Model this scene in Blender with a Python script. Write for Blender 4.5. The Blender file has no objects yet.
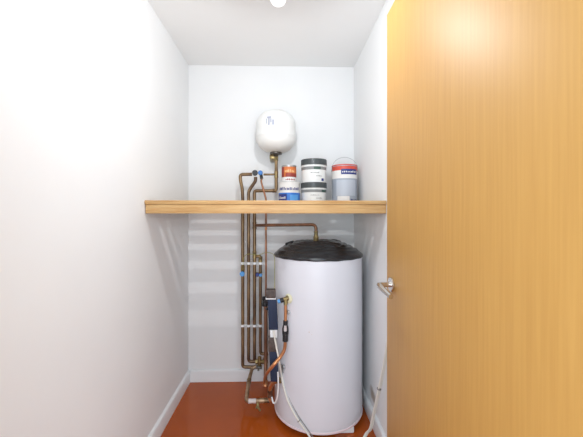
import bpy, bmesh, math, random
from mathutils import Vector, Matrix
random.seed(7)
S = bpy.context.scene
COL = S.collection
PI = math.pi

# ------------------------------------------------------------------ camera, world, exposure
F = 311.0            # focal length in pixels of a 583 px wide frame
EYE = 1.263          # camera height
D = 2.38             # camera distance from the back wall (back wall face is y = 0)
YAW = math.atan(9/F)
HOR = 214.6          # image row of the horizon
cam = bpy.data.cameras.new('camera')
cam.sensor_width = 36; cam.lens = F/583*36
cam.shift_y = -(218.5-HOR)/583
cam.clip_start = .02
co = bpy.data.objects.new('camera', cam); COL.objects.link(co)
co.location = (0, -D, EYE); co.rotation_euler = (PI/2, 0, -YAW)
S.camera = co

w = bpy.data.worlds.new('hall_daylight'); S.world = w; w.use_nodes = True
w.node_tree.nodes['Background'].inputs[0].default_value = (.86, .94, 1, 1)
w.node_tree.nodes['Background'].inputs[1].default_value = 1.0

S.view_settings.view_transform = 'Standard'
S.view_settings.look = 'None'
S.view_settings.gamma = 1
S.view_settings.use_curve_mapping = False
S.view_settings.exposure = -0.48
BULB_WATTS = 26; BULB_COLOUR = (.95, .975, 1)
hl = bpy.data.lights.new('hall_fill_light', 'AREA'); hl.shape = 'RECTANGLE'; hl.size = 2.8; hl.size_y = 2.0
hl.energy = 128; hl.color = (.80, .91, 1)
ho = bpy.data.objects.new('hall_fill_light', hl); COL.objects.link(ho); ho.location = (.25, -3.2, 1.3); ho.rotation_euler = (PI/2, 0, 0)  # added fill lamp behind the camera, lifts the shade below the shelf

# ------------------------------------------------------------------ helpers
def P(u, v, d):
    """the point d metres in front of the camera (along the room) seen at photo pixel u, v"""
    cx = (u-291.5)/F; t = math.tan(YAW)
    X = d*(cx+t)/(1-cx*t)
    Z = EYE + d*((HOR-v)/F)/(math.cos(YAW)-cx*math.sin(YAW))
    return Vector((X, d-D, Z))

def link(name, bm, mat, parent=None, smooth=True, angle=40):
    me = bpy.data.meshes.new(name)
    bmesh.ops.recalc_face_normals(bm, faces=bm.faces)
    bm.to_mesh(me); bm.free()
    o = bpy.data.objects.new(name, me); COL.objects.link(o)
    for m in (mat if isinstance(mat, (list, tuple)) else [mat]): me.materials.append(m)
    if smooth:
        for p in me.polygons: p.use_smooth = True
        me.set_sharp_from_angle(angle=math.radians(angle))
    if parent:
        bpy.context.view_layer.update()
        o.parent = parent
        o.matrix_parent_inverse = parent.matrix_basis.inverted() if parent.parent is None else (parent.parent.matrix_basis @ parent.matrix_parent_inverse @ parent.matrix_basis).inverted()
    return o

def empty(name, loc):
    o = bpy.data.objects.new(name, None); COL.objects.link(o)
    o.empty_display_size = .05
    o.location = loc
    return o

def tag(o, label=None, cat=None, group=None, kind=None):
    if label: o['label'] = label
    if cat: o['category'] = cat
    if group: o['group'] = group
    if kind: o['kind'] = kind
    return o

def box(bm, x0, x1, y0, y1, z0, z1, bev=0, seg=2):
    b = bmesh.new()
    bmesh.ops.create_cube(b, size=1)
    for v in b.verts:
        v.co = Vector((x0+(v.co.x+.5)*(x1-x0), y0+(v.co.y+.5)*(y1-y0), z0+(v.co.z+.5)*(z1-z0)))
    if bev: bmesh.ops.bevel(b, geom=b.edges[:], offset=bev, segments=seg, profile=.5, affect='EDGES')
    merge(bm, b)

def merge(bm, b, mtx=None):
    if mtx is not None: b.transform(mtx)
    me = bpy.data.meshes.new('tmp'); b.to_mesh(me); b.free()
    bm.from_mesh(me); bpy.data.meshes.remove(me)

def lathe(bm, prof, c=(0,0,0), a0=0, a1=2*PI, n=48, axis=None):
    """revolve (r, z) profile; angle 0 faces the camera (-y), growing to the right"""
    full = abs(a1-a0-2*PI) < 1e-6
    b = bmesh.new(); rows = []
    m = n if full else n+1
    for (r, z) in prof:
        if r < 1e-7: rows.append([b.verts.new((0, 0, z))]*m); continue
        rows.append([b.verts.new((r*math.sin(a0+(a1-a0)*i/n), -r*math.cos(a0+(a1-a0)*i/n), z)) for i in range(m)])
    for A, B in zip(rows, rows[1:]):
        for i in range(n):
            j = (i+1) % m
            q = []
            for v in (A[i], A[j], B[j], B[i]):
                if v not in q: q.append(v)
            if len(q) > 2:
                try: b.faces.new(q)
                except ValueError: pass
    mt = Matrix.Translation(Vector(c))
    if axis is not None:
        mt = mt @ Vector((0,0,1)).rotation_difference(Vector(axis).normalized()).to_matrix().to_4x4()
    merge(bm, b, mt)

def fillet(pts, rad, k=5):
    pts = [Vector(p) for p in pts]; out = [pts[0]]
    for i in range(1, len(pts)-1):
        a, p, c = pts[i-1], pts[i], pts[i+1]
        la, lc = (a-p).length, (c-p).length
        r = min(rad, la*.48, lc*.48)
        s, e = p+(a-p).normalized()*r, p+(c-p).normalized()*r
        for j in range(k+1):
            t = j/k
            out.append(s*(1-t)**2 + p*2*t*(1-t) + e*t*t)
    out.append(pts[-1]); return out

def tube(bm, pts, r, rad=.02, n=12, cap=True, k=5):
    pts = fillet(pts, rad, k) if rad else [Vector(p) for p in pts]
    q = [pts[0]]
    for p in pts[1:]:
        if (p-q[-1]).length > 1e-5: q.append(p)
    pts = q
    T = []
    for i in range(len(pts)):
        a = pts[max(i-1,0)]; b = pts[min(i+1,len(pts)-1)]
        T.append((b-a).normalized())
    N = T[0].orthogonal().normalized(); rows = []
    for i, p in enumerate(pts):
        if i: N = (T[i-1].rotation_difference(T[i]) @ N).normalized()
        N = (N - T[i]*N.dot(T[i])).normalized()
        B = T[i].cross(N)
        rr = r(i/(len(pts)-1)) if callable(r) else r
        rows.append([bm.verts.new(p + N*rr*math.cos(2*PI*j/n) + B*rr*math.sin(2*PI*j/n)) for j in range(n)])
    for A, Bq in zip(rows, rows[1:]):
        for j in range(n): bm.faces.new((A[j], A[(j+1)%n], Bq[(j+1)%n], Bq[j]))
    if cap:
        bm.faces.new(rows[0][::-1]); bm.faces.new(rows[-1])

def rod(bm, a, b, r, n=16, bev=0):
    a, b = Vector(a), Vector(b); L = (b-a).length
    lathe(bm, [(0,0),(r-bev,0),(r,bev),(r,L-bev),(r-bev,L),(0,L)] if bev else [(0,0),(r,0),(r,L),(0,L)], a, n=n, axis=b-a)

def spline(pts, k=8):
    """smooth curve through points (Catmull-Rom)"""
    pts = [Vector(p) for p in pts]; q = [pts[0]]+pts+[pts[-1]]; out = []
    for i in range(1, len(q)-2):
        for j in range(k):
            t = j/k; a, b, c, d = q[i-1], q[i], q[i+1], q[i+2]
            out.append(.5*((2*b)+(c-a)*t+(2*a-5*b+4*c-d)*t*t+(3*b-a-3*c+d)*t**3))
    out.append(pts[-1]); return out

# ------------------------------------------------------------------ materials
def mat(name, col, rough=.5, metal=0, spec=.5, coat=0, coat_rough=.1, noise=None, bump=None, emit=None):
    """noise = (colour2, scale, stretch(x,y,z), contrast lo, hi); bump = (scale, strength)"""
    m = bpy.data.materials.new(name); m.use_nodes = True
    nt = m.node_tree; b = nt.nodes['Principled BSDF']
    b.inputs['Base Color'].default_value = (*col, 1)
    b.inputs['Roughness'].default_value = rough
    b.inputs['Metallic'].default_value = metal
    b.inputs['Specular IOR Level'].default_value = spec
    b.inputs['Coat Weight'].default_value = coat
    b.inputs['Coat Roughness'].default_value = coat_rough
    tc = nt.nodes.new('ShaderNodeTexCoord')
    if noise:
        c2, sc, st, lo, hi = noise
        mp = nt.nodes.new('ShaderNodeMapping'); mp.inputs['Scale'].default_value = st
        n = nt.nodes.new('ShaderNodeTexNoise'); n.inputs['Scale'].default_value = sc; n.inputs['Detail'].default_value = 5
        r = nt.nodes.new('ShaderNodeMapRange'); r.inputs[1].default_value = lo; r.inputs[2].default_value = hi
        x = nt.nodes.new('ShaderNodeMix'); x.data_type = 'RGBA'
        x.inputs[6].default_value = (*col, 1); x.inputs[7].default_value = (*c2, 1)
        nt.links.new(tc.outputs['Object'], mp.inputs[0]); nt.links.new(mp.outputs[0], n.inputs['Vector'])
        nt.links.new(n.outputs[0], r.inputs[0]); nt.links.new(r.outputs[0], x.inputs[0])
        nt.links.new(x.outputs[2], b.inputs['Base Color'])
    if bump:
        n = nt.nodes.new('ShaderNodeTexNoise'); n.inputs['Scale'].default_value = bump[0]; n.inputs['Detail'].default_value = 4
        bp = nt.nodes.new('ShaderNodeBump'); bp.inputs['Strength'].default_value = bump[1]; bp.inputs['Distance'].default_value = .002
        nt.links.new(tc.outputs['Object'], n.inputs['Vector']); nt.links.new(n.outputs[0], bp.inputs['Height'])
        nt.links.new(bp.outputs[0], b.inputs['Normal'])
    if emit:
        b.inputs['Emission Color'].default_value = (*emit[0], 1); b.inputs['Emission Strength'].default_value = emit[1]
    return m

M = {}
M['wall'] = mat('wall_paint', (.845,.85,.85), .75, spec=.25, noise=((.825,.83,.835), 3, (1,1,1), .35, .7), bump=(60, .15))
M['ceiling'] = mat('ceiling_paint', (.87,.875,.87), .85, spec=.2, bump=(80,.1))
M['skirting'] = mat('skirting_gloss', (.84,.85,.86), .3, bump=(20,.05))
M['floor'] = mat('red_brown_floor_paint', (.43,.085,.010), .07, spec=.38, noise=((.37,.070,.009), 4, (1,1,1), .35, .75), bump=(12,.06))
M['pine'] = mat('planed_pine', (.60,.38,.165), .5, noise=((.46,.24,.08), 9, (.6,9,9), .4, .7), bump=(30,.08))
M['door'] = mat('varnished_door_veneer', (.53,.285,.072), .50, spec=.5, noise=((.475,.245,.058), 26, (1,5,.16), .3, .75), bump=(40,.02))
M['copper'] = mat('aged_copper', (.28,.185,.095), .38, metal=.75, noise=((.11,.065,.038), 18, (1,1,.35), .35, .65))
M['copper_dull'] = mat('dull_tan_copper', (.46,.31,.19), .4, metal=.6, noise=((.24,.16,.10), 18, (1,1,.35), .4, .7))
M['copper_brown'] = mat('brown_copper', (.34,.17,.10), .38, metal=.75, noise=((.15,.08,.05), 18, (1,1,.35), .35, .65))
M['copper_red'] = mat('reddish_copper', (.44,.20,.11), .38, metal=.75, noise=((.20,.10,.06), 18, (1,1,.35), .4, .7))
M['copper_new'] = mat('bright_copper', (.72,.33,.15), .33, metal=.8, noise=((.40,.19,.09), 16, (1,1,.4), .45, .75))
M['brass'] = mat('tarnished_brass', (.34,.25,.11), .35, metal=.8, noise=((.16,.13,.06), 40, (1,1,1), .4, .65))
M['blue'] = mat('blue_plastic', (.02,.16,.50), .4)
M['black'] = mat('black_rubber', (.012,.012,.014), .45)
M['lid'] = mat('black_insulation_jacket', (.010,.011,.014), .25, spec=.6, noise=((.028,.025,.027), 14, (1,1,3), .5, .8), bump=(9,.6))
M['cyl'] = mat('white_coated_foam', (.72,.72,.765), .38, noise=((.69,.69,.735), 3, (1,1,.4), .4, .7), bump=(5,.12))
M['trimline'] = mat('pale_pink_foam_edge', (.82,.68,.70), .5)
M['vessel'] = mat('white_enamel', (.82,.82,.80), .4)
M['white'] = mat('white_plastic', (.82,.82,.82), .4)
M['cream'] = mat('cream_cable_sheath', (.76,.74,.67), .45)
M['greyc'] = mat('grey_cable_sheath', (.20,.19,.18), .5)
M['navy'] = mat('navy_lagging', (.012,.023,.058), .7, bump=(90,.3))
M['brown'] = mat('dark_brown_sleeve', (.055,.038,.032), .6, noise=((.11,.08,.07), 50, (1,1,1), .4, .7))
M['steel'] = mat('satin_steel', (.62,.60,.57), .25, metal=1)
M['wire'] = mat('galvanised_wire', (.45,.46,.47), .35, metal=.9)
M['tape'] = mat('white_thread_tape', (.62,.56,.55), .6)
M['label'] = mat('faint_grey_print', (.38,.40,.50), .5)
M['darkhole'] = mat('dark_metal', (.10,.09,.08), .4, metal=.7)
M['bulb'] = mat('frosted_bulb_glow', (1,1,1), .3, emit=((1,1,1), 2.5))
M['bulb'].cycles.emission_sampling = 'NONE'; nt = M['bulb'].node_tree; tr = nt.nodes.new('ShaderNodeBsdfTransparent'); ms = nt.nodes.new('ShaderNodeMixShader'); ms.inputs[0].default_value = .15
nt.links.new(tr.outputs[0], ms.inputs[1]); em = nt.nodes.new('ShaderNodeEmission'); em.inputs[1].default_value = 6; nt.links.new(em.outputs[0], ms.inputs[2]); nt.nodes.remove(nt.nodes['Principled BSDF']); nt.links.new(ms.outputs[0], nt.nodes['Material Output'].inputs[0])
# paint tins
M['tin'] = mat('tin_lid_metal', (.42,.41,.40), .35, metal=.7)
M['orange'] = mat('orange_label', (.62,.17,.04), .45)
M['darkred'] = mat('dark_red_label', (.30,.035,.025), .45)
M['pale'] = mat('pale_label', (.78,.76,.74), .5)
M['sand'] = mat('sand_lettering', (.80,.52,.25), .5)
M['bluelab'] = mat('mid_blue_label', (.03,.18,.60), .4)
M['navylab'] = mat('navy_label', (.02,.035,.20), .4)
M['ltblue'] = mat('light_blue_label', (.10,.35,.75), .4)
M['tubwhite'] = mat('white_tub_plastic', (.80,.81,.80), .4)
M['tublid'] = mat('charcoal_tub_lid', (.055,.065,.068), .4)
M['tubgrey'] = mat('grey_label_band', (.24,.25,.25), .5)
M['green'] = mat('dark_green_print', (.05,.10,.08), .5)
M['redlab'] = mat('red_label_band', (.62,.08,.05), .45)
M['bluegrey'] = mat('blue_grey_tin_side', (.36,.40,.47), .4)
M['paleblue'] = mat('pale_blue_grey_print', (.50,.54,.61), .4)

# ------------------------------------------------------------------ the closet
XL, XR, H = -.7126, .550, 2.397
YF = -2.005          # inner face of the wall with the doorway
JL, JR = -.405, .446 # door opening
TH = .1
def struct(name, bx, m, bev=0, **k):
    bm = bmesh.new()
    for b in bx: box(bm, *b, bev=bev)
    o = link(name, bm, m, smooth=bool(bev)); tag(o, kind='structure'); return o
struct('floor', [(XL-TH, XR+TH, -3.6, TH, -TH, 0)], M['floor'])
struct('ceiling', [(XL-TH, XR+TH, YF-TH, TH, H, H+TH)], M['ceiling'])
struct('wall_back', [(XL-TH, XR+TH, 0, TH, 0, H)], M['wall'])
struct('wall_left', [(XL-TH, XL, YF, 0, 0, H)], M['wall'])
# right wall: with a small old brown water stain just above the skirting
wr = mat('right_wall_paint', (.845,.85,.85), .75, spec=.25, bump=(60,.15))
nt = wr.node_tree; bs = nt.nodes['Principled BSDF']
g = nt.nodes.new('ShaderNodeNewGeometry'); sub = nt.nodes.new('ShaderNodeVectorMath'); sub.operation = 'SUBTRACT'
sub.inputs[1].default_value = (XR, -.50, .165)
scl = nt.nodes.new('ShaderNodeVectorMath'); scl.operation = 'MULTIPLY'; scl.inputs[1].default_value = (1, 16, 26)
ln = nt.nodes.new('ShaderNodeVectorMath'); ln.operation = 'LENGTH'
ns = nt.nodes.new('ShaderNodeTexNoise'); ns.inputs['Scale'].default_value = 22
ad = nt.nodes.new('ShaderNodeMath'); ad.operation = 'ADD'
mr = nt.nodes.new('ShaderNodeMapRange'); mr.inputs[1].default_value = 1.0; mr.inputs[2].default_value = 1.7; mr.inputs[3].default_value = .75; mr.inputs[4].default_value = 0
mx = nt.nodes.new('ShaderNodeMix'); mx.data_type = 'RGBA'; mx.inputs[6].default_value = (.845,.85,.85,1); mx.inputs[7].default_value = (.30,.20,.12,1)
nt.links.new(g.outputs['Position'], sub.inputs[0]); nt.links.new(sub.outputs[0], scl.inputs[0]); nt.links.new(scl.outputs[0], ln.inputs[0])
nt.links.new(g.outputs['Position'], ns.inputs['Vector']); nt.links.new(ln.outputs['Value'], ad.inputs[0]); nt.links.new(ns.outputs[0], ad.inputs[1])
nt.links.new(ad.outputs[0], mr.inputs[0]); nt.links.new(mr.outputs[0], mx.inputs[0]); nt.links.new(mx.outputs[2], bs.inputs['Base Color'])
struct('wall_right', [(XR, XR+TH, YF, 0, 0, H)], wr)
struct('wall_front', [(XL-TH, JL, YF-TH, YF, 0, H), (JR, XR+TH, YF-TH, YF, 0, H), (JL, JR, YF-TH, YF, 2.045, H)], M['wall'])

def skirting(name, along, x0, x1):
    """profile 18 mm thick, 88 mm high with a rounded top edge; extruded"""
    prof = [(0,0),(.018,0),(.018,.070),(.015,.080),(.009,.086),(0,.088)]
    bm = bmesh.new()
    def pt(p, s):
        if along == 'back': return (s, -p[0], p[1])
        if along == 'left': return (XL+p[0], s, p[1])
        return (XR-p[0], s, p[1])
    A = [bm.verts.new(pt(p, x0)) for p in prof]; B = [bm.verts.new(pt(p, x1)) for p in prof]
    for i in range(len(prof)):
        j = (i+1) % len(prof); bm.faces.new((A[i], A[j], B[j], B[i]))
    bm.faces.new(A); bm.faces.new(B[::-1])
    tag(link(name, bm, M['skirting'], angle=25), kind='structure')
skirting('baseboard_back', 'back', XL+.018, XR-.018)
skirting('baseboard_left', 'left', YF, 0)
skirting('baseboard_right', 'right', YF, 0)
# door lining round the opening
struct('trim_1', [(JL, JL+.025, YF-TH-.01, YF+.0, 0, 2.045), (JR-.002, JR+.0, YF-TH-.01, YF, 0, 2.045), (JL, JR, YF-TH-.01, YF, 2.020, 2.045)], M['skirting'], .002)

# ------------------------------------------------------------------ the door, standing open into the closet
DX, DE, DH = .3920, 1.158-D, 2.013
bm = bmesh.new(); box(bm, DX, DX+.040, YF+.006, DE, .006, DH, bev=.0015)
door = tag(link('door_1', bm, M['door'], angle=30), kind='structure')
hc = Vector((DX, 1.100-D, 1.013))
bm = bmesh.new()
rod(bm, hc, hc-Vector((.009,0,0)), .026, 28, .002)
hd = link('door_handle', bm, M['steel'], door)
bm = bmesh.new()
lv = [hc-Vector((.009,0,0)), hc-Vector((.050,0,0)), hc+Vector((-.052,-.030,-.002)), hc+Vector((-.050,-.075,-.006)), hc+Vector((-.046,-.118,-.012))]
tube(bm, lv, lambda t: .0085+.002*math.sin(t*PI), .018, 16)
link('lever', bm, M['steel'], hd)
bm = bmesh.new()
box(bm, DX+.009, DX+.031, DE-.001, DE+.0015, .93, 1.09, bev=.0005)
box(bm, DX+.014, DX+.026, DE, DE+.011, 1.0, 1.02, bev=.002)
link('latch_plate', bm, M['steel'], door)

# ------------------------------------------------------------------ pendant bulb
LX, LY, LZ = -.016, -1.225, 2.070
lamp = tag(empty('pendant_lamp', (LX, LY, H)), 'white glowing bulb hanging from the ceiling at the top of the picture', 'lamp')
bm = bmesh.new()
pr = [(0,-.031)]+[(.031*math.sin(a), -.031*math.cos(a)) for a in [PI*i/14 for i in range(1, 10)]]
lathe(bm, pr, (LX, LY, LZ), n=32)
blb = link('bulb', bm, M['bulb'], lamp)
pl = bpy.data.lights.new('lamp_filament', 'POINT'); pl.energy = BULB_WATTS; pl.color = BULB_COLOUR; pl.shadow_soft_size = .004
po = bpy.data.objects.new('lamp_filament', pl); COL.objects.link(po); po.location = (LX, LY, LZ)
bm = bmesh.new()
lathe(bm, [(0,.012),(.0285,.013),(.0295,.018),(.022,.040),(.014,.052),(.013,.056),(0,.056)], (LX, LY, LZ), n=32)
link('light_block_cap', bm, M['white'], blb)  # unseen opaque top, shaped to keep the lamp's light off the ceiling above
bm = bmesh.new()
lathe(bm, [(.014,.054),(.020,.058),(.021,.085),(.016,.100),(.008,.112),(.004,.114)], (LX,LY,LZ), n=28)
link('bulb_holder', bm, M['white'], lamp)
bm = bmesh.new(); rod(bm, (LX,LY,LZ+.112), (LX,LY,H-.02), .0035)
link('cord', bm, M['white'], lamp)
bm = bmesh.new(); lathe(bm, [(0,-.028),(.012,-.026),(.036,-.016),(.042,-.004),(.042,0),(0,0)], (LX,LY,H), n=32)
link('ceiling_rose', bm, M['white'], lamp)

# ------------------------------------------------------------------ slatted shelf
ZS = 1.337; ST = .021; ZB = ZS-ST; SI = .012   # the front slat is thicker than the rest
shelf = tag(empty('slatted_shelf', ((XL+XR)/2, 0, ZB)), 'pale pine slatted shelf fixed across the closet from wall to wall', 'shelf')
g0 = .0255
for k in range(8):
    gc = g0 + .097*k
    a, b = gc-.0235, gc+.0235
    if k == 7: b = .755
    if k == 0: a = .002
    bm = bmesh.new(); box(bm, XL+.001, XR-.001, -b, -a, ZB if k == 7 else ZS-SI, ZS, bev=.0022)
    link('slat', bm, M['pine'], shelf, angle=30)
bm = bmesh.new(); box(bm, XL+.004, XR-.002, -.751, -.729, 1.269, ZB-.0006, bev=.002)
link('front_rail', bm, M['pine'], shelf, angle=30)
for x0, x1 in ((XL+.046, XL+.074), (.461, .489)):
    bm = bmesh.new(); box(bm, x0, x1, -.727, -.004, 1.277, ZS-SI, bev=.0015); link('runner', bm, M['pine'], shelf, angle=30)
for x0, x1 in ((XL, XL+.020), (XR-.020, XR)):
    bm = bmesh.new(); box(bm, x0, x1, -.727, 0, 1.275, ZS-SI, bev=.0015); link('wall_cleat', bm, M['pine'], shelf, angle=30)

# ------------------------------------------------------------------ hot water cylinder
TX, TY, TR = .229, 2.0-D, .278
cyl = tag(empty('hot_water_cylinder', (TX, TY, 0)), 'large white insulated hot water cylinder with black domed top below the shelf', 'water heater')
bm = bmesh.new()
n = 30
pr = [(0,.038),(TR-.02,.038),(TR-.004,.042),(TR,.060)]+[(TR+.0004*math.sin(i*1.9), .06+.94*i/n) for i in range(1,n)]+[(TR,1.001),(TR-.012,1.008),(0,1.008)]
lathe(bm, pr, (TX,TY,0), n=96)
link('tank_body', bm, M['cyl'], cyl)
bm = bmesh.new()
lathe(bm, [(TR-.006,.0365),(TR+.001,.0375),(TR+.0028,.042),(TR+.0022,.048),(TR-.002,.049)], (TX,TY,0), n=96)
link('bottom_edging', bm, M['trimline'], cyl)
# domed black jacket with gathered ring folds
bm = bmesh.new(); NA, NR = 120, 46; rows = []
for i in range(NR+1):
    t = i/NR; r = (TR+.003)*t
    row = []
    for j in range(NA):
        a = 2*PI*j/NA
        z = 1.016 + .080*(1-t**3.2) + .0036*math.sin(t*52+1.6*math.sin(a*2+.6)+.8*math.sin(a*5))*(1-t**8)*min(1,t*4)
        z += .006*math.sin(3*a+1)*t*(1-t)*2 + .004*math.sin(7*a+4*t)*t*(1-t)
        z -= .012*max(0,1-abs(((a-.75+PI)%(2*PI))-PI)*4.5)*max(0,1-abs(t-.62)*7)
        z -= .010*max(0,1-abs(((a+.95+PI)%(2*PI))-PI)*6)*max(0,1-abs(t-.75)*8)
        row.append(bm.verts.new((TX+r*math.sin(a), TY-r*math.cos(a), z)) if i else None)
    rows.append(row)
top = bm.verts.new((TX,TY,1.096))
for j in range(NA): bm.faces.new((top, rows[1][j], rows[1][(j+1)%NA]))
for i in range(1, NR):
    for j in range(NA): bm.faces.new((rows[i][j], rows[i+1][j], rows[i+1][(j+1)%NA], rows[i][(j+1)%NA]))
prev = rows[NR]
for rr, zz in ((TR+.005,1.011),(TR+.004,1.003),(TR-.004,1.002)):
    cur = [bm.verts.new((TX+rr*math.sin(2*PI*j/NA), TY-rr*math.cos(2*PI*j/NA), zz+.0015*math.sin(j*.9))) for j in range(NA)]
    for j in range(NA): bm.faces.new((prev[j], cur[j], cur[(j+1)%NA], prev[(j+1)%NA]))
    prev = cur
dj = link('domed_jacket', bm, M['lid'], cyl, angle=80)
for a, t, rr in ((-1.89,.68,.030), (2.30,.66,.036)):
    c = Vector((TX+TR*t*math.sin(a), TY-TR*t*math.cos(a), 1.016+.080*(1-t**3.2)-.004)); nn = Vector((math.sin(a)*.35, -math.cos(a)*.35, 1)).normalized()
    bm = bmesh.new(); rod(bm, c, c+nn*.016, rr, 24, .004); link('opening_shade_disc', bm, M['black'], dj)  # black disc stands in for the shade inside a jacket opening
for dx, dy in ((.13,-.17), (-.15,.06), (.10,.17)):
    bm = bmesh.new(); box(bm, TX+dx-.055, TX+dx+.055, TY+dy-.045, TY+dy+.045, 0, .0385, bev=.006)
    link('foot', bm, M['white'], cyl)
for (x, z, r) in ((309,331,.004),(311.5,333,.0025)):
    s = P(x, z, 1.75); a = math.asin((s.x-TX)/TR)
    c = Vector((TX+TR*math.sin(a), TY-TR*math.cos(a), s.z)); nrm = Vector((math.sin(a), -math.cos(a), 0))
    bm = bmesh.new(); rod(bm, c-nrm*.002, c+nrm*.0022, r, 12); link('scuff_plug', bm, M['tape'], cyl)
def on_tank(u, v, off=0):
    """point on the cylinder's face seen at u, v"""
    d = 1.9
    for _ in range(30):
        p = P(u, v, d); dx = p.x-TX
        if abs(dx) >= TR: return P(u, v, 2.0)
        d = (TY - math.sqrt(TR*TR-dx*dx)) + D - off
    return P(u, v, d)
for (u, v, r) in ((288.5,298,.017),(289,312,.012),(284,366.5,.014)):  # the small middle stub is the upper boss's shadow, modelled in grey
    c = on_tank(u, v); nrm = Vector((c.x-TX, c.y-TY, 0)).normalized()
    bm = bmesh.new(); rod(bm, c-nrm*.005, c+nrm*.012, r, 8 if r > .013 else 16, .002)
    if r < .013: rod(bm, c+nrm*.010, c+nrm*.014+Vector((.012,0,-.012)), .005, 10)
    link('boss_and_shadow', bm, M['brass'] if r > .015 else M['wire'], cyl)

# ------------------------------------------------------------------ copper pipes
PD = 2.210
def pipe(name, label, paths, m='copper', group=None):
    """paths: list of (points, radius, bend radius); the first is the thing's own base"""
    allp = [Vector(p) for pp in paths for p in pp[0]]
    e = tag(empty(name, min(allp, key=lambda p: p.z)), label, 'pipe', group)
    for pts, r, rad in paths:
        bm = bmesh.new(); tube(bm, pts, r, rad, 14); link('tube', bm, M[m], e)
    return e
def coupling(parent, a, b, r, m='copper', name='coupling', n=16):
    a, b = Vector(a), Vector(b); L = (b-a).length
    bm = bmesh.new(); lathe(bm, [(r*.7,0),(r,.0),(r,L*.30),(r*.93,L*.34),(r*.93,L*.66),(r,L*.70),(r,L),(r*.7,L)], a, n=n, axis=b-a)
    return link(name, bm, M[m], parent)
def nut(parent, a, b, r, m='brass', name='nut'):
    bm = bmesh.new(); rod(bm, a, b, r, 6, .0012); return link(name, bm, M[m], parent, angle=20)
def uv(*pts, d=PD): return [P(p[0], p[1], p[2] if len(p) > 2 else d) for p in pts]

A = pipe('copper_pipe', 'leftmost aged copper pipe behind the shelf, turning right to the dark valve above it',
         [(uv((262,367),(242.7,367),(242.7,199),(242.2,188),(240.3,180),(240.3,174.5),(252,174.2)), .0118, .022)])
B = pipe('copper_pipe', 'aged copper pipe second from the left, kinking right to the dark valve above the shelf',
         [(uv((258,361.5),(248.6,361.5),(248.6,191),(255.6,181),(255.6,177)), .0118, .022)])
C = pipe('copper_pipe', 'third aged copper pipe from the left, rising to the white vessel above the shelf',
         [(uv((254.5,362),(254.5,190.7),(276.2,190.7),(276.2,158), d=2.218), .0118, .020)])
coupling(C, *uv((272.5,190.7),(276.6,190.7), d=2.218), .0142, name='coupling')
coupling(C, *uv((276.2,178),(276.2,171.5), d=2.218), .0142, 'brass', 'tee')
nut(C, *uv((276.2,161),(276.2,156), d=2.218), .016)
coupling(C, *uv((254.5,222),(254.5,229), d=2.218), .0142, name='tee')
coupling(C, *uv((254.5,251),(254.5,258), d=2.218), .0142, 'brass', 'tee')
Dp = pipe('copper_pipe', 'fourth copper pipe from the left, starting below the yellow earth wire',
          [(uv((268,353.8),(260.4,353.8),(260.4,256.2),(256.4,256.2)), .0110, .018)])
coupling(Dp, *uv((260.4,256.5),(260.4,262)), .0142, 'brass', 'collar')
E = pipe('copper_pipe', 'thin reddish copper pipe wriggling through the shelf, fifth from the left',
         [(uv((262,178),(261,181),(263.2,189),(266.0,199),(266,298), d=2.195), .0068, .015)], m='copper_red')
coupling(E, *uv((266,224.5),(266,230), d=2.195), .0085, 'copper_new', 'collar')
E2 = pipe('copper_pipe', 'thick reddish copper pipe just left of the navy lagged pipe',
          [(uv((265.2,384,2.12),(265.8,364,2.17),(265.8,299,2.17)), .0130, .05)], m='copper_brown')
coupling(E2, *uv((264.8,306),(264.8,297), d=2.165), .019, 'black', 'collar')
coupling(E2, *uv((265.3,386,2.11),(265.5,380,2.12)), .017, 'copper_new', 'collar')
R = pipe('copper_pipe', 'short horizontal copper pipe from the blue capped valve to the vessel riser',
         [(uv((263.5,174.5),(275,174.5), d=2.218), .0072, 0)])
T = pipe('copper_pipe', 'copper pipe from the top of the cylinder running left under the shelf',
         [(uv((316,242,2.0),(316,224.6,2.0),(262,225.3,2.15),(255.5,225.4,2.215)), .0105, .03)], m='copper_brown')
nut(T, *uv((316,241,2.0),(316,236.5,2.0)), .019)
coupling(T, *uv((316,236.5,2.0),(316,231,2.0)), .0135, 'brass', 'collar')

# lower loop of the drain
q = uv((256,366,2.20),(251.8,369,2.19),(248.8,381,2.09),(246.0,401.2,1.93),(269.5,400.2,1.93),(270,387,1.93),(274.5,381.3,1.90),(281.5,380,1.865))
Lp = pipe('copper_pipe', 'copper drain loop running low above the floor left of the cylinder', [(q[:5], .0118, .026)], m='copper_dull')
bm = bmesh.new(); tube(bm, q[4:], .0130, .03, 14); link('elbow', bm, M['copper_new'], Lp)
coupling(Lp, q[2]+(q[1]-q[2])*.12, q[2]-(q[2]-q[3])*.12, .0150, 'copper', 'coupling')
l1 = lambda u: P(u, 401.2-(u-246)/23.5, 1.93)
coupling(Lp, l1(248.5), l1(256), .0140, 'tape', 'tape_wrap')
coupling(Lp, l1(259.5), l1(263.5), .0150, 'copper_dull', 'collar')
coupling(Lp, l1(264.5), l1(269), .0158, 'copper', 'collar')
coupling(Lp, *uv((270,397,1.93),(270,390,1.93)), .0150, 'copper_brown', 'collar')
nut(Lp, *uv((277.5,380.5,1.885),(282,380,1.862)), .019, 'brass')
dc = tag(empty('drain_cock', P(258,411,1.92)), 'small greenish brass drain cock under the low copper loop', 'valve')
bm = bmesh.new(); rod(bm, P(257.8,402,1.925), P(257.8,408,1.915), .009, 10, .001); rod(bm, P(257.8,407,1.915), P(260.5,411,1.90), .0065, 10, .001)
link('cock_body', bm, M['brass'], dc)
bm = bmesh.new(); rod(bm, P(256,408.5,1.905), P(257.5,406,1.915), .006, 8, .001); link('key', bm, M['brass'], dc)

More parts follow.
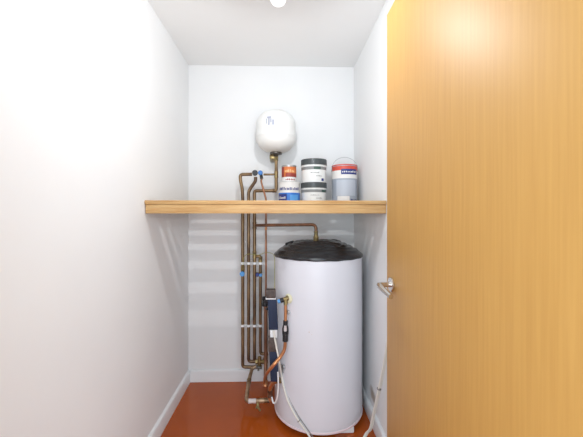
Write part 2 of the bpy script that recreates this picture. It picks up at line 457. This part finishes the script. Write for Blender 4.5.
# knot of fittings where the lower pipes meet
mv = tag(empty('mixing_valve', P(261,367,PD)), 'tarnished brass valve block where the lower ends of the pipes meet', 'valve')
bm = bmesh.new()
rod(bm, P(256,361.8,2.19), P(267,361.8,2.17), .0145, 18, .002)
rod(bm, P(259.5,356.5,2.18), P(259.5,367,2.18), .0125, 16, .002)
link('valve_body', bm, M['brass'], mv)
nut(mv, P(255.5,361.8,2.19), P(258,361.8,2.19), .0185)
nut(mv, P(264.5,361.8,2.175), P(267.3,361.8,2.17), .0185)
bm = bmesh.new(); rod(bm, P(259,366,2.165), P(258.3,371,2.15), .007, 10, .001); rod(bm, P(256,367,2.16), P(262,367.4,2.16), .0055, 8, .001)
link('spindle', bm, M['darkhole'], mv)
bm = bmesh.new(); tube(bm, uv((268,353.8),(265.6,354.5),(264,360)), .009, .02, 12)
link('elbow', bm, M['copper'], mv)

# valves above the shelf and on the pipes
def lever_valve(name, label, u, v, d, side, parts):
    e = tag(empty(name, P(u, v, d)), label, 'valve')
    bm = bmesh.new(); rod(bm, P(u-1.6,v,d), P(u+1.6,v,d), .0125, 16, .002); rod(bm, P(u,v,d)+Vector((0,.012,0)), P(u,v,d)-Vector((0,.028,0)), .009, 14, .001)
    link('valve_body', bm, M['brass'], e)
    for nm, m, (du, dv), r, L in parts:
        c = P(u+du, v+dv, d)-Vector((0,.018,0))
        bm = bmesh.new(); lathe(bm, [(0,0),(r*.8,0),(r,.003),(r,L-.003),(r*.85,L),(0,L)], c, n=18, axis=(0,-1,0))
        link(nm, bm, M[m], e)
    return e
lever_valve('isolating_valve', 'dark round handled valve on the pipes above the shelf', 255.3, 173.4, 2.205, 0, [('hand_wheel','black',(0,0),.020,.018)])
v = lever_valve('isolating_valve', 'bright blue capped valve above the shelf, left of the vessel riser', 260.7, 173.6, 2.205, 0, [('cap','blue',(0,-.2),.0165,.022)])
bm = bmesh.new(); rod(bm, P(261,175,2.2), P(261.8,179,2.197), .011, 10, .001); link('outlet_nut', bm, M['black'], v)
v = lever_valve('isolating_valve', 'blue capped valve on the leftmost pipe below the shelf', 242.7, 273.2, 2.205, 0, [('cap','ltblue',(0,0),.0175,.016)])
nut(v, *uv((242.7,270.5),(242.7,266)), .0145)
v = lever_valve('isolating_valve', 'dark valve with light blue cap between the third and fourth pipes', 257.6, 274, 2.205, 0, [('knob','navylab',(.2,0),.0135,.016),('cap','ltblue',(3.4,.3),.011,.022)])

# pipe clips: one white strip of clips across the pipes, twice
def clips(label, v0, us):
    e = tag(empty('pipe_clip_strip', P(254, v0, 2.235)), label, 'pipe clip')
    bm = bmesh.new(); a, b = P(us[0]-2.2, v0, 2.24), P(us[-1]+2.2, v0, 2.24)
    box(bm, a.x, b.x, -.150, -.128, a.z-.008, a.z+.008, bev=.002)
    box(bm, a.x+.05, a.x+.07, -.13, -.001, a.z-.006, a.z+.006, bev=.001)
    link('strip', bm, M['white'], e)
    for u in us:
        c = P(u, v0, 2.21); bm = bmesh.new()
        lathe(bm, [(.0121,-.008),(.0155,-.008),(.0155,.008),(.0121,.008),(.0121,-.008)], (c.x,c.y,c.z), n=24)
        link('clip', bm, M['white'], e)
clips('white plastic clips across the pipes just above the blue valves', 263.2, (242.7,248.6,254.5,260.4,266))
clips('white plastic clips across four pipes halfway down, below the blue valves', 325.4, (242.7,248.6,254.5,260.4))

# earth wire
bm = bmesh.new(); tube(bm, spline(uv((243,266,2.19),(244,257,2.185),(249,254,2.18),(258,255,2.18),(266,252.5,2.17),(272,253.5,2.10),(274.3,257,2.0),(274.6,270,1.96),(274.6,289,1.87))), .0016, 0, 8)
tag(link('earth_wire', bm, mat('earth_wire_sheath', (.42,.40,.10), .5)), 'thin yellow green earth wire looping across the pipes to the cylinder', 'wire')

# ------------------------------------------------------------------ navy lagged pipe beside the cylinder
lg = tag(empty('lagged_pipe', P(273.5,381,1.86)), 'square navy lagging over a pipe standing against the left side of the cylinder', 'pipe')
def slab(name, u0, v0, u1, v1, du, m, dp=.036, d=1.845, bev=.004, parent=lg, segs=1):
    a, b = P(u0, v0, d), P(u1, v0, d); c, e = P(u0+du, v1, d), P(u1+du, v1, d)
    bm = bmesh.new(); vs = []
    for p in (a, b, e, c): vs.append((bm.verts.new(p+Vector((0,-dp/2,0))), bm.verts.new(p+Vector((0,dp/2,0)))))
    bm.faces.new([x[0] for x in vs]); bm.faces.new([x[1] for x in vs][::-1])
    for i in range(4):
        j = (i+1)%4; bm.faces.new((vs[i][0], vs[i][1], vs[j][1], vs[j][0]))
    bmesh.ops.bevel(bm, geom=bm.edges[:], offset=bev, segments=3, profile=.5, affect='EDGES')
    return link(name, bm, M[m], parent)
slab('terminal_box', 265.8, 289, 275.3, 297.5, .5, 'brown', .045)
slab('strap', 265.8, 297, 276, 298.6, .1, 'white', .040, bev=.001)
slab('lagging', 267.6, 298.2, 276.7, 329, 1.4, 'navy')
slab('tag_label', 270.0, 329, 277.0, 337, .4, 'white', .026, bev=.002)
slab('sleeve', 268.2, 336.5, 276.0, 351, .6, 'brown', .034)
slab('lagging', 269.2, 350.5, 277.0, 380.5, 1.6, 'navy', .034)
bm = bmesh.new(); tube(bm, uv((272,334,1.85),(272.6,338,1.85)), .008, 0, 12); link('tube', bm, M['copper'], lg)
bm = bmesh.new(); rod(bm, P(269,301,1.86), P(264.5,302,1.90), .009, 12, .001); rod(bm, P(266.5,309,1.88), P(268.5,309,1.86), .007)
link('side_connector', bm, M['black'], lg)

# ------------------------------------------------------------------ filling hose with black coupling
hs = tag(empty('filling_hose', P(264,383,1.96)), 'orange copper hose with black coupling curling down the left face of the cylinder', 'hose')
h0 = on_tank(285.6, 299, .028)
dh = h0.y + D
bm = bmesh.new(); tube(bm, uv((285.6,299,dh),(285.5,310,dh),(285.5,322,dh)), .0085, 0, 14); link('upper_tube', bm, M['copper_new'], hs)
bm = bmesh.new(); tube(bm, spline(uv((285.2,339,dh),(285.0,346,dh),(283.6,351.5,dh),(279.5,358,dh),(274,364.5,1.775),(268.5,371,1.80),(265.5,376,1.86),(264.2,383,1.93))), .0098, 0, 14); link('hose_tube', bm, M['copper_new'], hs)
bm = bmesh.new()
rod(bm, P(285.5,320.5,dh), P(285.4,325,dh), .0135, 14, .002); rod(bm, P(285.3,334,dh), P(285.2,341.5,dh), .0160, 14, .003)
tube(bm, spline(uv((284.5,323,dh),(282.9,329,dh),(283.3,336,dh))), .0045, 0, 8); tube(bm, spline(uv((286.3,323,dh),(287.8,329,dh),(287.3,336,dh))), .0045, 0, 8)
rod(bm, P(285.3,331,dh), P(285.3,335,dh), .012, 14, .001)
cpl = link('coupling', bm, M['black'], hs)
bm = bmesh.new(); rod(bm, P(285.4,325,dh), P(285.3,331,dh), .0085, 12); link('check_valve', bm, M['tape'], cpl)
tv = tag(empty('filling_valve', P(284,299,dh)), 'brass and black filling valve with a blue cap on the upper left of the cylinder', 'valve')
bm = bmesh.new(); rod(bm, P(283.5,299.8,dh), P(289,297.6,dh+.006), .0125, 14, .002); rod(bm, P(285.6,299,dh), P(285.6,305,dh), .0115, 6, .001)
link('valve_body', bm, M['brass'], tv)
bm = bmesh.new(); rod(bm, P(280.3,300.8,dh), P(283.6,299.6,dh), .0135, 14, .002); link('collar', bm, M['black'], tv)
bm = bmesh.new(); rod(bm, P(277.8,301.6,dh), P(280.5,300.8,dh), .0115, 14, .002); link('cap', bm, M['ltblue'], tv)
bm = bmesh.new(); c = on_tank(289,298.5,.002); lathe(bm, [(0,0),(.026,0),(.028,.003),(.012,.010),(0,.010)], c, n=24, axis=(c.x-TX,c.y-TY,0)); link('sealant_collar', bm, mat('cream_sealant',(.74,.70,.50),.6), tv)

# ------------------------------------------------------------------ cables
def cable(name, label, pts, r, m, cat='cable'):
    bm = bmesh.new(); tube(bm, spline(pts), r, 0, 8); return tag(link(name, bm, M[m]), label, cat)
cp = [P(273.4,331,1.815), P(276,345,1.81), P(279,360,1.80), on_tank(281.5,375,.012), on_tank(284,388,.010), on_tank(288,401,.010), on_tank(295,415,.010), on_tank(303,427,.010), on_tank(310,437,.014)]
e = cp[-1]; cp += [Vector((e.x+.02, e.y-.02, .006)), Vector((e.x+.10, e.y-.06, .005))]
cb = cable('power_cable', 'cream cable running down the lower left curve of the cylinder to the floor', cp, .0052, 'cream')
tp = on_tank(299.3,421.5,.010); tp2 = on_tank(298.2,423.5,.010)
bm = bmesh.new(); c0 = on_tank(298.8,421,.010); ax = (on_tank(301,424,.010)-on_tank(297,418,.010)).normalized(); rod(bm, c0-ax*.002, c0+ax*.002, .009, 12); link('cable_tie', bm, M['greyc'], cb)
cp2 = [p+Vector((.014,-.001,.004)) for p in cp[3:9]]
e = cp2[-1]; cp2 += [Vector((e.x+.03, e.y-.03, .004)), Vector((e.x+.12, e.y-.05, .0035))]
cable('sensor_cable', 'thin grey cable running beside the cream one down the cylinder', [P(281,364,1.80), on_tank(283,372,.006)]+cp2, .0024, 'greyc')
cable('overflow_tube', 'small white looped tube beside the low copper elbow', uv((277.8,372,1.80),(278.3,383,1.80),(277.8,394,1.81),(275.6,402,1.83),(273.2,402.5,1.84),(271.8,397,1.86)), .0045, 'white', 'tube')
r1 = uv((390,330,1.56),(388.2,338,1.57),(386.4,347,1.58),(383,367,1.61),(378.5,389,1.65),(374,409,1.69),(370,428,1.72))
r1 += [Vector((.470, -.640, .03)), Vector((.445, -.66, .005)), Vector((.40,-.75,.005))]
rc = cable('power_cable', 'pale doubled cable hanging beside the open door, right of the cylinder', r1, .0052, 'cream')
bm = bmesh.new(); tube(bm, spline([p+Vector((.0115,.004,.0)) for p in r1]), .0045, 0, 8); link('second_strand', bm, M['cream'], rc)
c = r1[4]+Vector((.004,.002,0)); ax = (r1[5]-r1[3]).normalized(); bm = bmesh.new(); rod(bm, c-ax*.003, c+ax*.003, .0115, 12, .001); link('cable_tie', bm, M['greyc'], rc)

# ------------------------------------------------------------------ expansion vessel
VC = P(275.9, 155, 2.205); VX, VY = VC.x, VC.y
zt, zb, VR = 2.000, 1.700, .139
ves = tag(empty('expansion_vessel', (VX, VY, zb)), 'white rounded expansion vessel standing on a pipe above the shelf', 'vessel')
hh = zt-zb
pr = [(0,zt)]+[(VR*(1-(1-math.sin(a))*1.0)*1.0, zt-.105*(1-math.cos(a))) for a in [PI/2*i/12 for i in range(1,13)]]
pr += [(VR,zt-.14),(VR,zb+.118),(VR+.0022,zb+.114),(VR+.0022,zb+.104),(VR,zb+.100)]
pr += [(VR*math.cos(a)**.8, zb+.100-.100*math.sin(a)) for a in [PI/2*i/14 for i in range(1,14)]]+[(0,zb)]
bm = bmesh.new(); lathe(bm, pr, (VX,VY,0), n=72); link('shell', bm, M['vessel'], ves, angle=60)
bm = bmesh.new(); lathe(bm, [(0,.014),(.030,.012),(.042,.006),(.043,0),(.043,-.006),(.020,-.010),(.012,-.022),(0,-.022)], (VX,VY,zb-.004), n=32); link('flange', bm, M['darkhole'], ves)
for a0, a1, z0, z1 in ((-.42,-.20,.236,.248),(-.36,-.28,.190,.236),(-.16,-.06,.190,.225),(-.46,-.41,.200,.234),(-.25,-.19,.205,.234)):
    rr = VR if z1 < .2 else VR*.992
    def rad(z):
        t = max(0, min(1, 1-(hh-z)/.105)); return VR*math.sqrt(max(0, 1-t*t))+.0008 if z > hh-.105 else VR+.0008
    bm = bmesh.new(); z0 -= .03; z1 -= .03
    lathe(bm, [(rad(z0)-.003,zb+z0),(rad(z0),zb+z0),(rad(z1),zb+z1),(rad(z1)-.003,zb+z1)], (VX,VY,0), a0, a1, n=6); link('printed_mark', bm, M['label'], ves)
bm = bmesh.new(); box(bm, VX-.045, VX-.005, VY+.01, -.001, zb-.038, zb-.012, bev=.002); link('wall_bracket', bm, M['brass'], ves)

# ------------------------------------------------------------------ paint tins on the shelf
def band(parent, name, m, c, r0, r1, z0, z1, a0=None, a1=None, off=.0007):
    bm = bmesh.new()
    if a0 is None:
        lathe(bm, [(r0-.003,z0),(r0+off,z0),(r1+off,z1),(r1-.003,z1)], c, n=48)
    else:
        lathe(bm, [(r0-.003,z0),(r0+off,z0),(r1+off,z1),(r1-.003,z1),(r0-.003,z0)], c, a0, a1, n=max(3,int((a1-a0)*12)))
    return link(name, bm, M[m], parent)
def glyphs(parent, m, c, r, z0, z1, a0, a1, n, name='lettering', off=.0013):
    """unreadably small print: a row of little upright strokes of uneven height"""
    bm = bmesh.new(); w = (a1-a0)/n
    for i in range(n):
        hgt = random.uniform(.55,1)*(z1-z0); a = a0+i*w
        lathe(bm, [(r-.002,z0),(r+off,z0),(r+off,z0+hgt),(r-.002,z0+hgt),(r-.002,z0)], c, a, a+w*random.uniform(.5,.85), n=2)
    return link(name, bm, M[m], parent)
Z0 = ZS+.0005
# blue and white tub
dt = 2.180
c = P(289.3, 200, dt); r = (300-278.7)/2/F*dt; hA = P(289,182.6,dt).z-Z0
tub = tag(empty('paint_tin', (c.x, c.y, Z0)), 'wide blue and white paint tin at the left, under the orange tin', 'paint tin', 'paint tins and tubs on the shelf')
cc = (c.x, c.y, Z0)
bm = bmesh.new(); lathe(bm, [(0,0),(r-.003,0),(r,.003),(r,hA-.006),(r-.004,hA-.003),(0,hA-.003)], cc, n=48); link('can_body', bm, M['pale'], tub)
band(tub, 'lower_label', 'bluelab', cc, r, r, .006, hA*.50)
lp = band(tub, 'label_panel', 'navylab', cc, r, r, hA*.14, hA*.44, -1.35, -.25, .0012)
band(tub, 'label_panel', 'ltblue', cc, r, r, hA*.10, hA*.40, .05, .85, .0012)
glyphs(lp, 'pale', cc, r, hA*.22, hA*.36, -1.2, -.35, 7, off=.002)
glyphs(tub, 'navylab', cc, r, hA*.62, hA*.76, -1.1, 1.0, 15)
bm = bmesh.new(); lathe(bm, [(0,hA-.004),(r-.006,hA-.004),(r-.003,hA-.008),(r+.002,hA-.008),(r+.0025,hA-.002),(r-.002,hA),(r-.008,hA-.002),(0,hA-.003)], cc, n=48); link('lid', bm, M['pale'], tub)
# small orange tin on top of it
c2 = P(289.0, 180, dt); r2 = (296.2-281.8)/2/F*dt; zb2 = Z0+hA+.0005; h2 = P(289,166,dt).z-zb2
sm = tag(empty('paint_tin', (c2.x, c2.y, zb2)), 'small orange and dark red paint tin standing on the blue tin', 'paint tin', 'paint tins and tubs on the shelf')
cc = (c2.x, c2.y, zb2)
bm = bmesh.new(); lathe(bm, [(0,0),(r2-.001,0),(r2,.001),(r2,h2-.004),(0,h2-.004)], cc, n=40); link('can_body', bm, M['tin'], sm)
lp = band(sm, 'main_label', 'orange', cc, r2, r2, h2*.30, h2*.90)
band(sm, 'dark_panel', 'darkred', cc, r2, r2, h2*.30, h2*.90, -1.7, -.75, .0012)
band(sm, 'dark_panel', 'darkred', cc, r2, r2, h2*.30, h2*.52, -.5, 1.6, .0012)
lp2 = band(sm, 'lower_label', 'pale', cc, r2, r2, h2*.04, h2*.28)
glyphs(lp, 'sand', cc, r2, h2*.58, h2*.74, -.6, .8, 6, off=.002)
glyphs(lp2, 'darkred', cc, r2, h2*.10, h2*.20, -.5, .9, 6)
bm = bmesh.new(); lathe(bm, [(0,h2-.006),(r2+.0012,h2-.006),(r2+.002,h2-.003),(r2+.001,h2),(r2-.004,h2-.001),(r2-.006,h2-.004),(0,h2-.004)], cc, n=40); link('lid', bm, M['tin'], sm)
# two white tubs
def white_tub(label, zbase, vtop, marks):
    c = P(313.8, 190, dt); r = (326.8-301.0)/2/F*dt; h = P(313,vtop,dt).z-zbase
    e = tag(empty('paint_tub', (c.x, c.y, zbase)), label, 'paint tub', 'paint tins and tubs on the shelf')
    cc = (c.x, c.y, zbase)
    bm = bmesh.new(); lathe(bm, [(0,0),(r*.925,0),(r*.93,.004),(r*.97,h*.72),(r*.97,h-.006),(0,h-.006)], cc, n=48); link('tub_body', bm, M['tubwhite'], e)
    rr = lambda t: r*(.93+.04*min(1,t/.72))
    band(e, 'grey_band', 'tubgrey', cc, rr(.52), rr(.66), h*.53, h*.66)
    band(e, 'printed_patch', 'green', cc, rr(.54), rr(.65), h*.54, h*.65, marks, marks+.55, .0012)
    glyphs(e, 'tubgrey', cc, rr(.4), h*.38, h*.42, -.35, .35, 8)
    glyphs(e, 'tubgrey', cc, rr(.25), h*.24, h*.28, .1, .6, 6)
    if zbase > Z0+.01: band(e, 'dark_square', 'navylab', cc, rr(.1), rr(.2), h*.05, h*.16, .55, .8, .0012)
    bm = bmesh.new(); lathe(bm, [(0,h-.004),(r*.9,h-.004),(r*.93,h),(r*.99,h-.001),(r*1.005,h-.005),(r*1.005,h*.74),(r*.985,h*.735),(r*.97,h*.76)], cc, n=48); link('lid', bm, M['tublid'], e)
    bm = bmesh.new(); lathe(bm, [(r*.97,h*.715),(r*1.0,h*.72),(r*1.0,h*.735),(r*.97,h*.74)], cc, n=48); link('sealing_ring', bm, M['tubwhite'], e)
    return h
hT = white_tub('lower of the two stacked white paint tubs with dark lids', Z0, 183.2, .55)
white_tub('upper of the two stacked white paint tubs with dark lids', Z0+hT+.0005, 160.3, -.1)
# large tin with handle
c = P(344.4, 190, dt); r = (357-331.8)/2/F*dt; h = P(344,165.8,dt).z-Z0; cc = (c.x, c.y, Z0)
bg = tag(empty('paint_tin', cc), 'tall blue-grey paint tin with red top band and raised wire handle', 'paint tin', 'paint tins and tubs on the shelf')
bm = bmesh.new(); lathe(bm, [(0,0),(r-.001,0),(r+.001,.002),(r,.006),(r,h-.006),(0,h-.006)], cc, n=56); link('can_body', bm, M['bluegrey'], bg)
band(bg, 'red_band', 'redlab', cc, r, r, h*.845, h*.955)
band(bg, 'white_band', 'pale', cc, r, r, h*.64, h*.845)
band(bg, 'pale_panel', 'paleblue', cc, r, r, h*.20, h*.60, -.85, .75)
lp = band(bg, 'navy_panel', 'navylab', cc, r, r, h*.74, h*.875, -.45, .95, .0013)
glyphs(lp, 'pale', cc, r, h*.785, h*.84, -.35, .85, 9, off=.002)
band(bg, 'white_patch', 'pale', cc, r, r, h*.03, h*.19, -.75, .2, .0012)
glyphs(bg, 'navylab', cc, r, h*.06, h*.12, .3, 1.1, 7)
bm = bmesh.new(); lathe(bm, [(0,h-.008),(r-.012,h-.008),(r-.010,h-.001),(r-.004,h),(r+.0012,h-.002),(r+.0014,h-.007),(r-.002,h-.009)], cc, n=56); link('lid', bm, M['redlab'], bg)
zh = Z0+h*.86
bm = bmesh.new(); top = P(344,157.6,dt).z
hp = [Vector((c.x+(r+.003)*math.sin(a)*(-1), c.y-.01, zh+(top-zh)*max(0,math.cos(a))**.85)) for a in [PI/2*(i/12) for i in range(12,-13,-1)]]
tube(bm, hp, .0016, 0, 8); link('wire_handle', bm, M['wire'], bg)
for s in (-1, 1):
    bm = bmesh.new(); rod(bm, (c.x+s*(r-.001), c.y-.01, zh), (c.x+s*(r+.005), c.y-.01, zh), .006, 14, .001); link('handle_ear', bm, M['wire'], bg)
